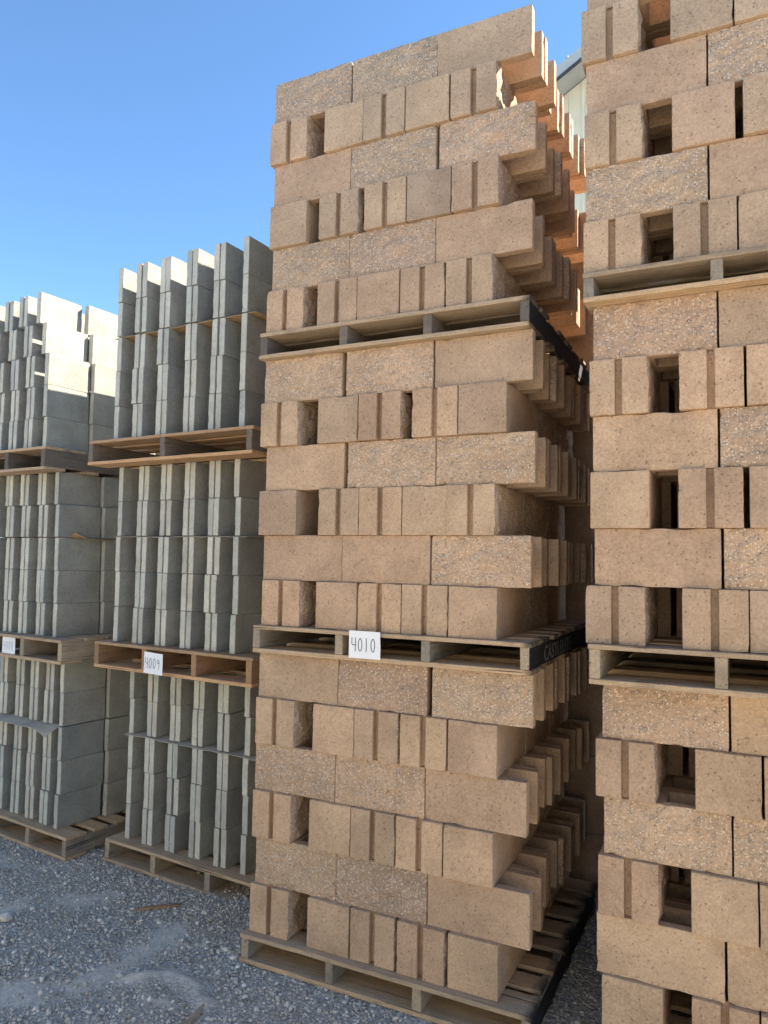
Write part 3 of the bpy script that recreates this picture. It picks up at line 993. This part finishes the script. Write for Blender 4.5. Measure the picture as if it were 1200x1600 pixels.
# ------------------------------------------------------------------ beyond the alley
def clutter():
    # flattened box and straw behind the alley
    SUNCARD = simple('yellowed_board', (.62, .52, .26), .85, 9)
    m = board_mesh(.30, .34, .006, 91, [SUNCARD])
    o = obj('board_scrap', m); o.location = (.20, 1.62, .02); o.rotation_euler = (.06, -.05, .3)
    tag(o, 'yellowish board scrap lying sunlit at the alley end', 'board')
clutter()
def straw():
    rr = random.Random(8); V = []; F = []
    for n in range(60):
        x, y = rr.uniform(.03, .26), rr.uniform(.0, 1.2)
        a = rr.uniform(0, 6.28); l = rr.uniform(.04, .16); bend_ = rr.uniform(-.6, .6); b0 = len(V)
        for k in range(6):
            u = k / 5
            px, py = x + math.cos(a + bend_ * u) * l * u, y + math.sin(a + bend_ * u) * l * u
            pz = gz(px, py) + .006 + .03 * u * (1 - u) * rr.uniform(.6, 1)
            nx_, ny_ = -math.sin(a) * .0012, math.cos(a) * .0012
            V += [(px + nx_, py + ny_, pz), (px - nx_, py - ny_, pz), (px, py, pz + .002)]
            if k:
                i = b0 + 3 * k
                for e in range(3): F.append((i - 3 + e, i - 3 + (e + 1) % 3, i + (e + 1) % 3, i + e))
    tag(obj('dry_straw', pydata('dry_straw', V, F), mat=simple('straw', (.60, .50, .30), .8, 30)), 'thin dry straw strewn on the ground in the alley', 'straw', kind='stuff')
straw()

def shed():
    WALL = simple('cream_wall', (.62, .58, .44), .8, 3, amp=.12)
    ROOF = simple('blue_grey_roof', (.38, .40, .40), .5, 4, amp=.12)
    TRIM = simple('dark_fascia', (.05, .05, .055), .6, 10)
    x0, x1, y0, y1, he, hr = -4.1, 2.1, 10.0, 18.0, 8.83, 10.63
    e = empty('metal_shed', ((x0 + x1) / 2, y0, 0))
    tag(e, 'pale shed with blue-grey metal roof beyond the stacks', 'building')
    mx = (x1 - x0) / 2
    v = [(-mx, 0, 0), (mx, 0, 0), (mx, 0, he), (0, 0, hr), (-mx, 0, he)]
    d = y1 - y0
    v += [(a, d, q) for a, b, q in v]
    f = [(0, 1, 2, 3, 4), (9, 8, 7, 6, 5), (0, 5, 6, 1), (1, 6, 7, 2), (5, 0, 4, 9)]
    obj('wall', pydata('wall', v, f), e, WALL)
    for k in range(1, 21):                      # ribs of the metal cladding
        px = -mx + 2 * mx * k / 21
        rv, rf = cells([-.025, .025], [-.03, -.002], [0, hr - (hr - he) * abs(px) / mx - .05], lambda a, b: True)
        q = obj('cladding_rib', pydata('rib', rv, rf), e, WALL); q.location = (px, 0, 0)
    sl_ = (hr - he) / mx
    for s in (-1, 1):
        a = [(0, -.5, hr + .02), (s * (mx + .6), -.5, he - .6 * sl_ + .02), (s * (mx + .6), d + .5, he - .6 * sl_ + .02), (0, d + .5, hr + .02)]
        b = [(p[0], p[1], p[2] + .22) for p in a]
        fs = [(0, 1, 2, 3), (7, 6, 5, 4), (0, 4, 5, 1), (1, 5, 6, 2), (2, 6, 7, 3), (3, 7, 4, 0)]
        r = obj('roof_slope', pydata('roof', a + b, fs), e, ROOF)
        # standing seams
        for k in range(1, 12):
            u = k / 12
            px = s * (mx + .6) * u; pz = hr + .24 - sl_ * (mx + .6) * u
            sv, sf = cells([-.02, .02], [-.5, d + .5], [0, .05], lambda a, b: True)
            q = obj('seam', pydata('seam', sv, sf), r, ROOF); q.location = (px, 0, pz)
        tv = [(0, -.53, hr - .04), (s * (mx + .6), -.53, he - .6 * sl_ - .04), (s * (mx + .6), -.505, he - .6 * sl_ - .04), (0, -.505, hr - .04)]
        tv += [(p[0], p[1], p[2] + .058) for p in tv]
        obj('fascia', pydata('fascia', tv, fs), e, TRIM)
shed()

# ------------------------------------------------------------------ unseen row of loads added behind the camera to bounce sunlight, and rear loads
def bounce_and_rear_loads():
    rt = Rest()
    rr = random.Random(5)
    spots = [(-9.0 + n * 1.5 + rr.uniform(-.1, .1), -5.6 + rr.uniform(-.15, .15), 3) for n in range(12)]
    rear = []
    rear.append((.34, 2.68, 2.5))            # second loads behind the two tan stacks, this unseen one added to block sun
    rear.append((-1.05, 2.475, 2.67))
    rg_ = Rest()
    for bx, by, nt in spots + rear:
        r = rt if (bx, by, nt) in rear else rg_
        for t in range(math.ceil(nt)):
            for k in range(min(6, int(round((nt - t) * 6)))):
                z = t * T + PH + k * c
                for j in range(3):
                    v, f = cells([0, .394], [0, 1.18], [0, .194], lambda a, b: True)
                    r.add(v, f, Matrix.Translation((bx + j * .4 + (.03 if k % 2 else 0) + rr.uniform(-.004, .004), by - 1.2 + rr.uniform(-.01, .01) + (.02 if k % 2 else 0), z)))
            for y in (0, .4, .8, 1.1):
                v, f = cells([0, 1.2], [0, .1], [0, .1153], lambda a, b: True)
                r.add(v, f, Matrix.Translation((bx, by - 1.2 + y, t * T)))
    rt.build('rear_block_loads', 'loads of tan concrete blocks behind the tan stacks, one added to block sun', 'concrete block', TAN)
    rg_.build('bounce_block_loads', 'unseen loads of pale grey concrete blocks added across the yard to bounce sunlight', 'concrete block', GREY_END)
bounce_and_rear_loads()
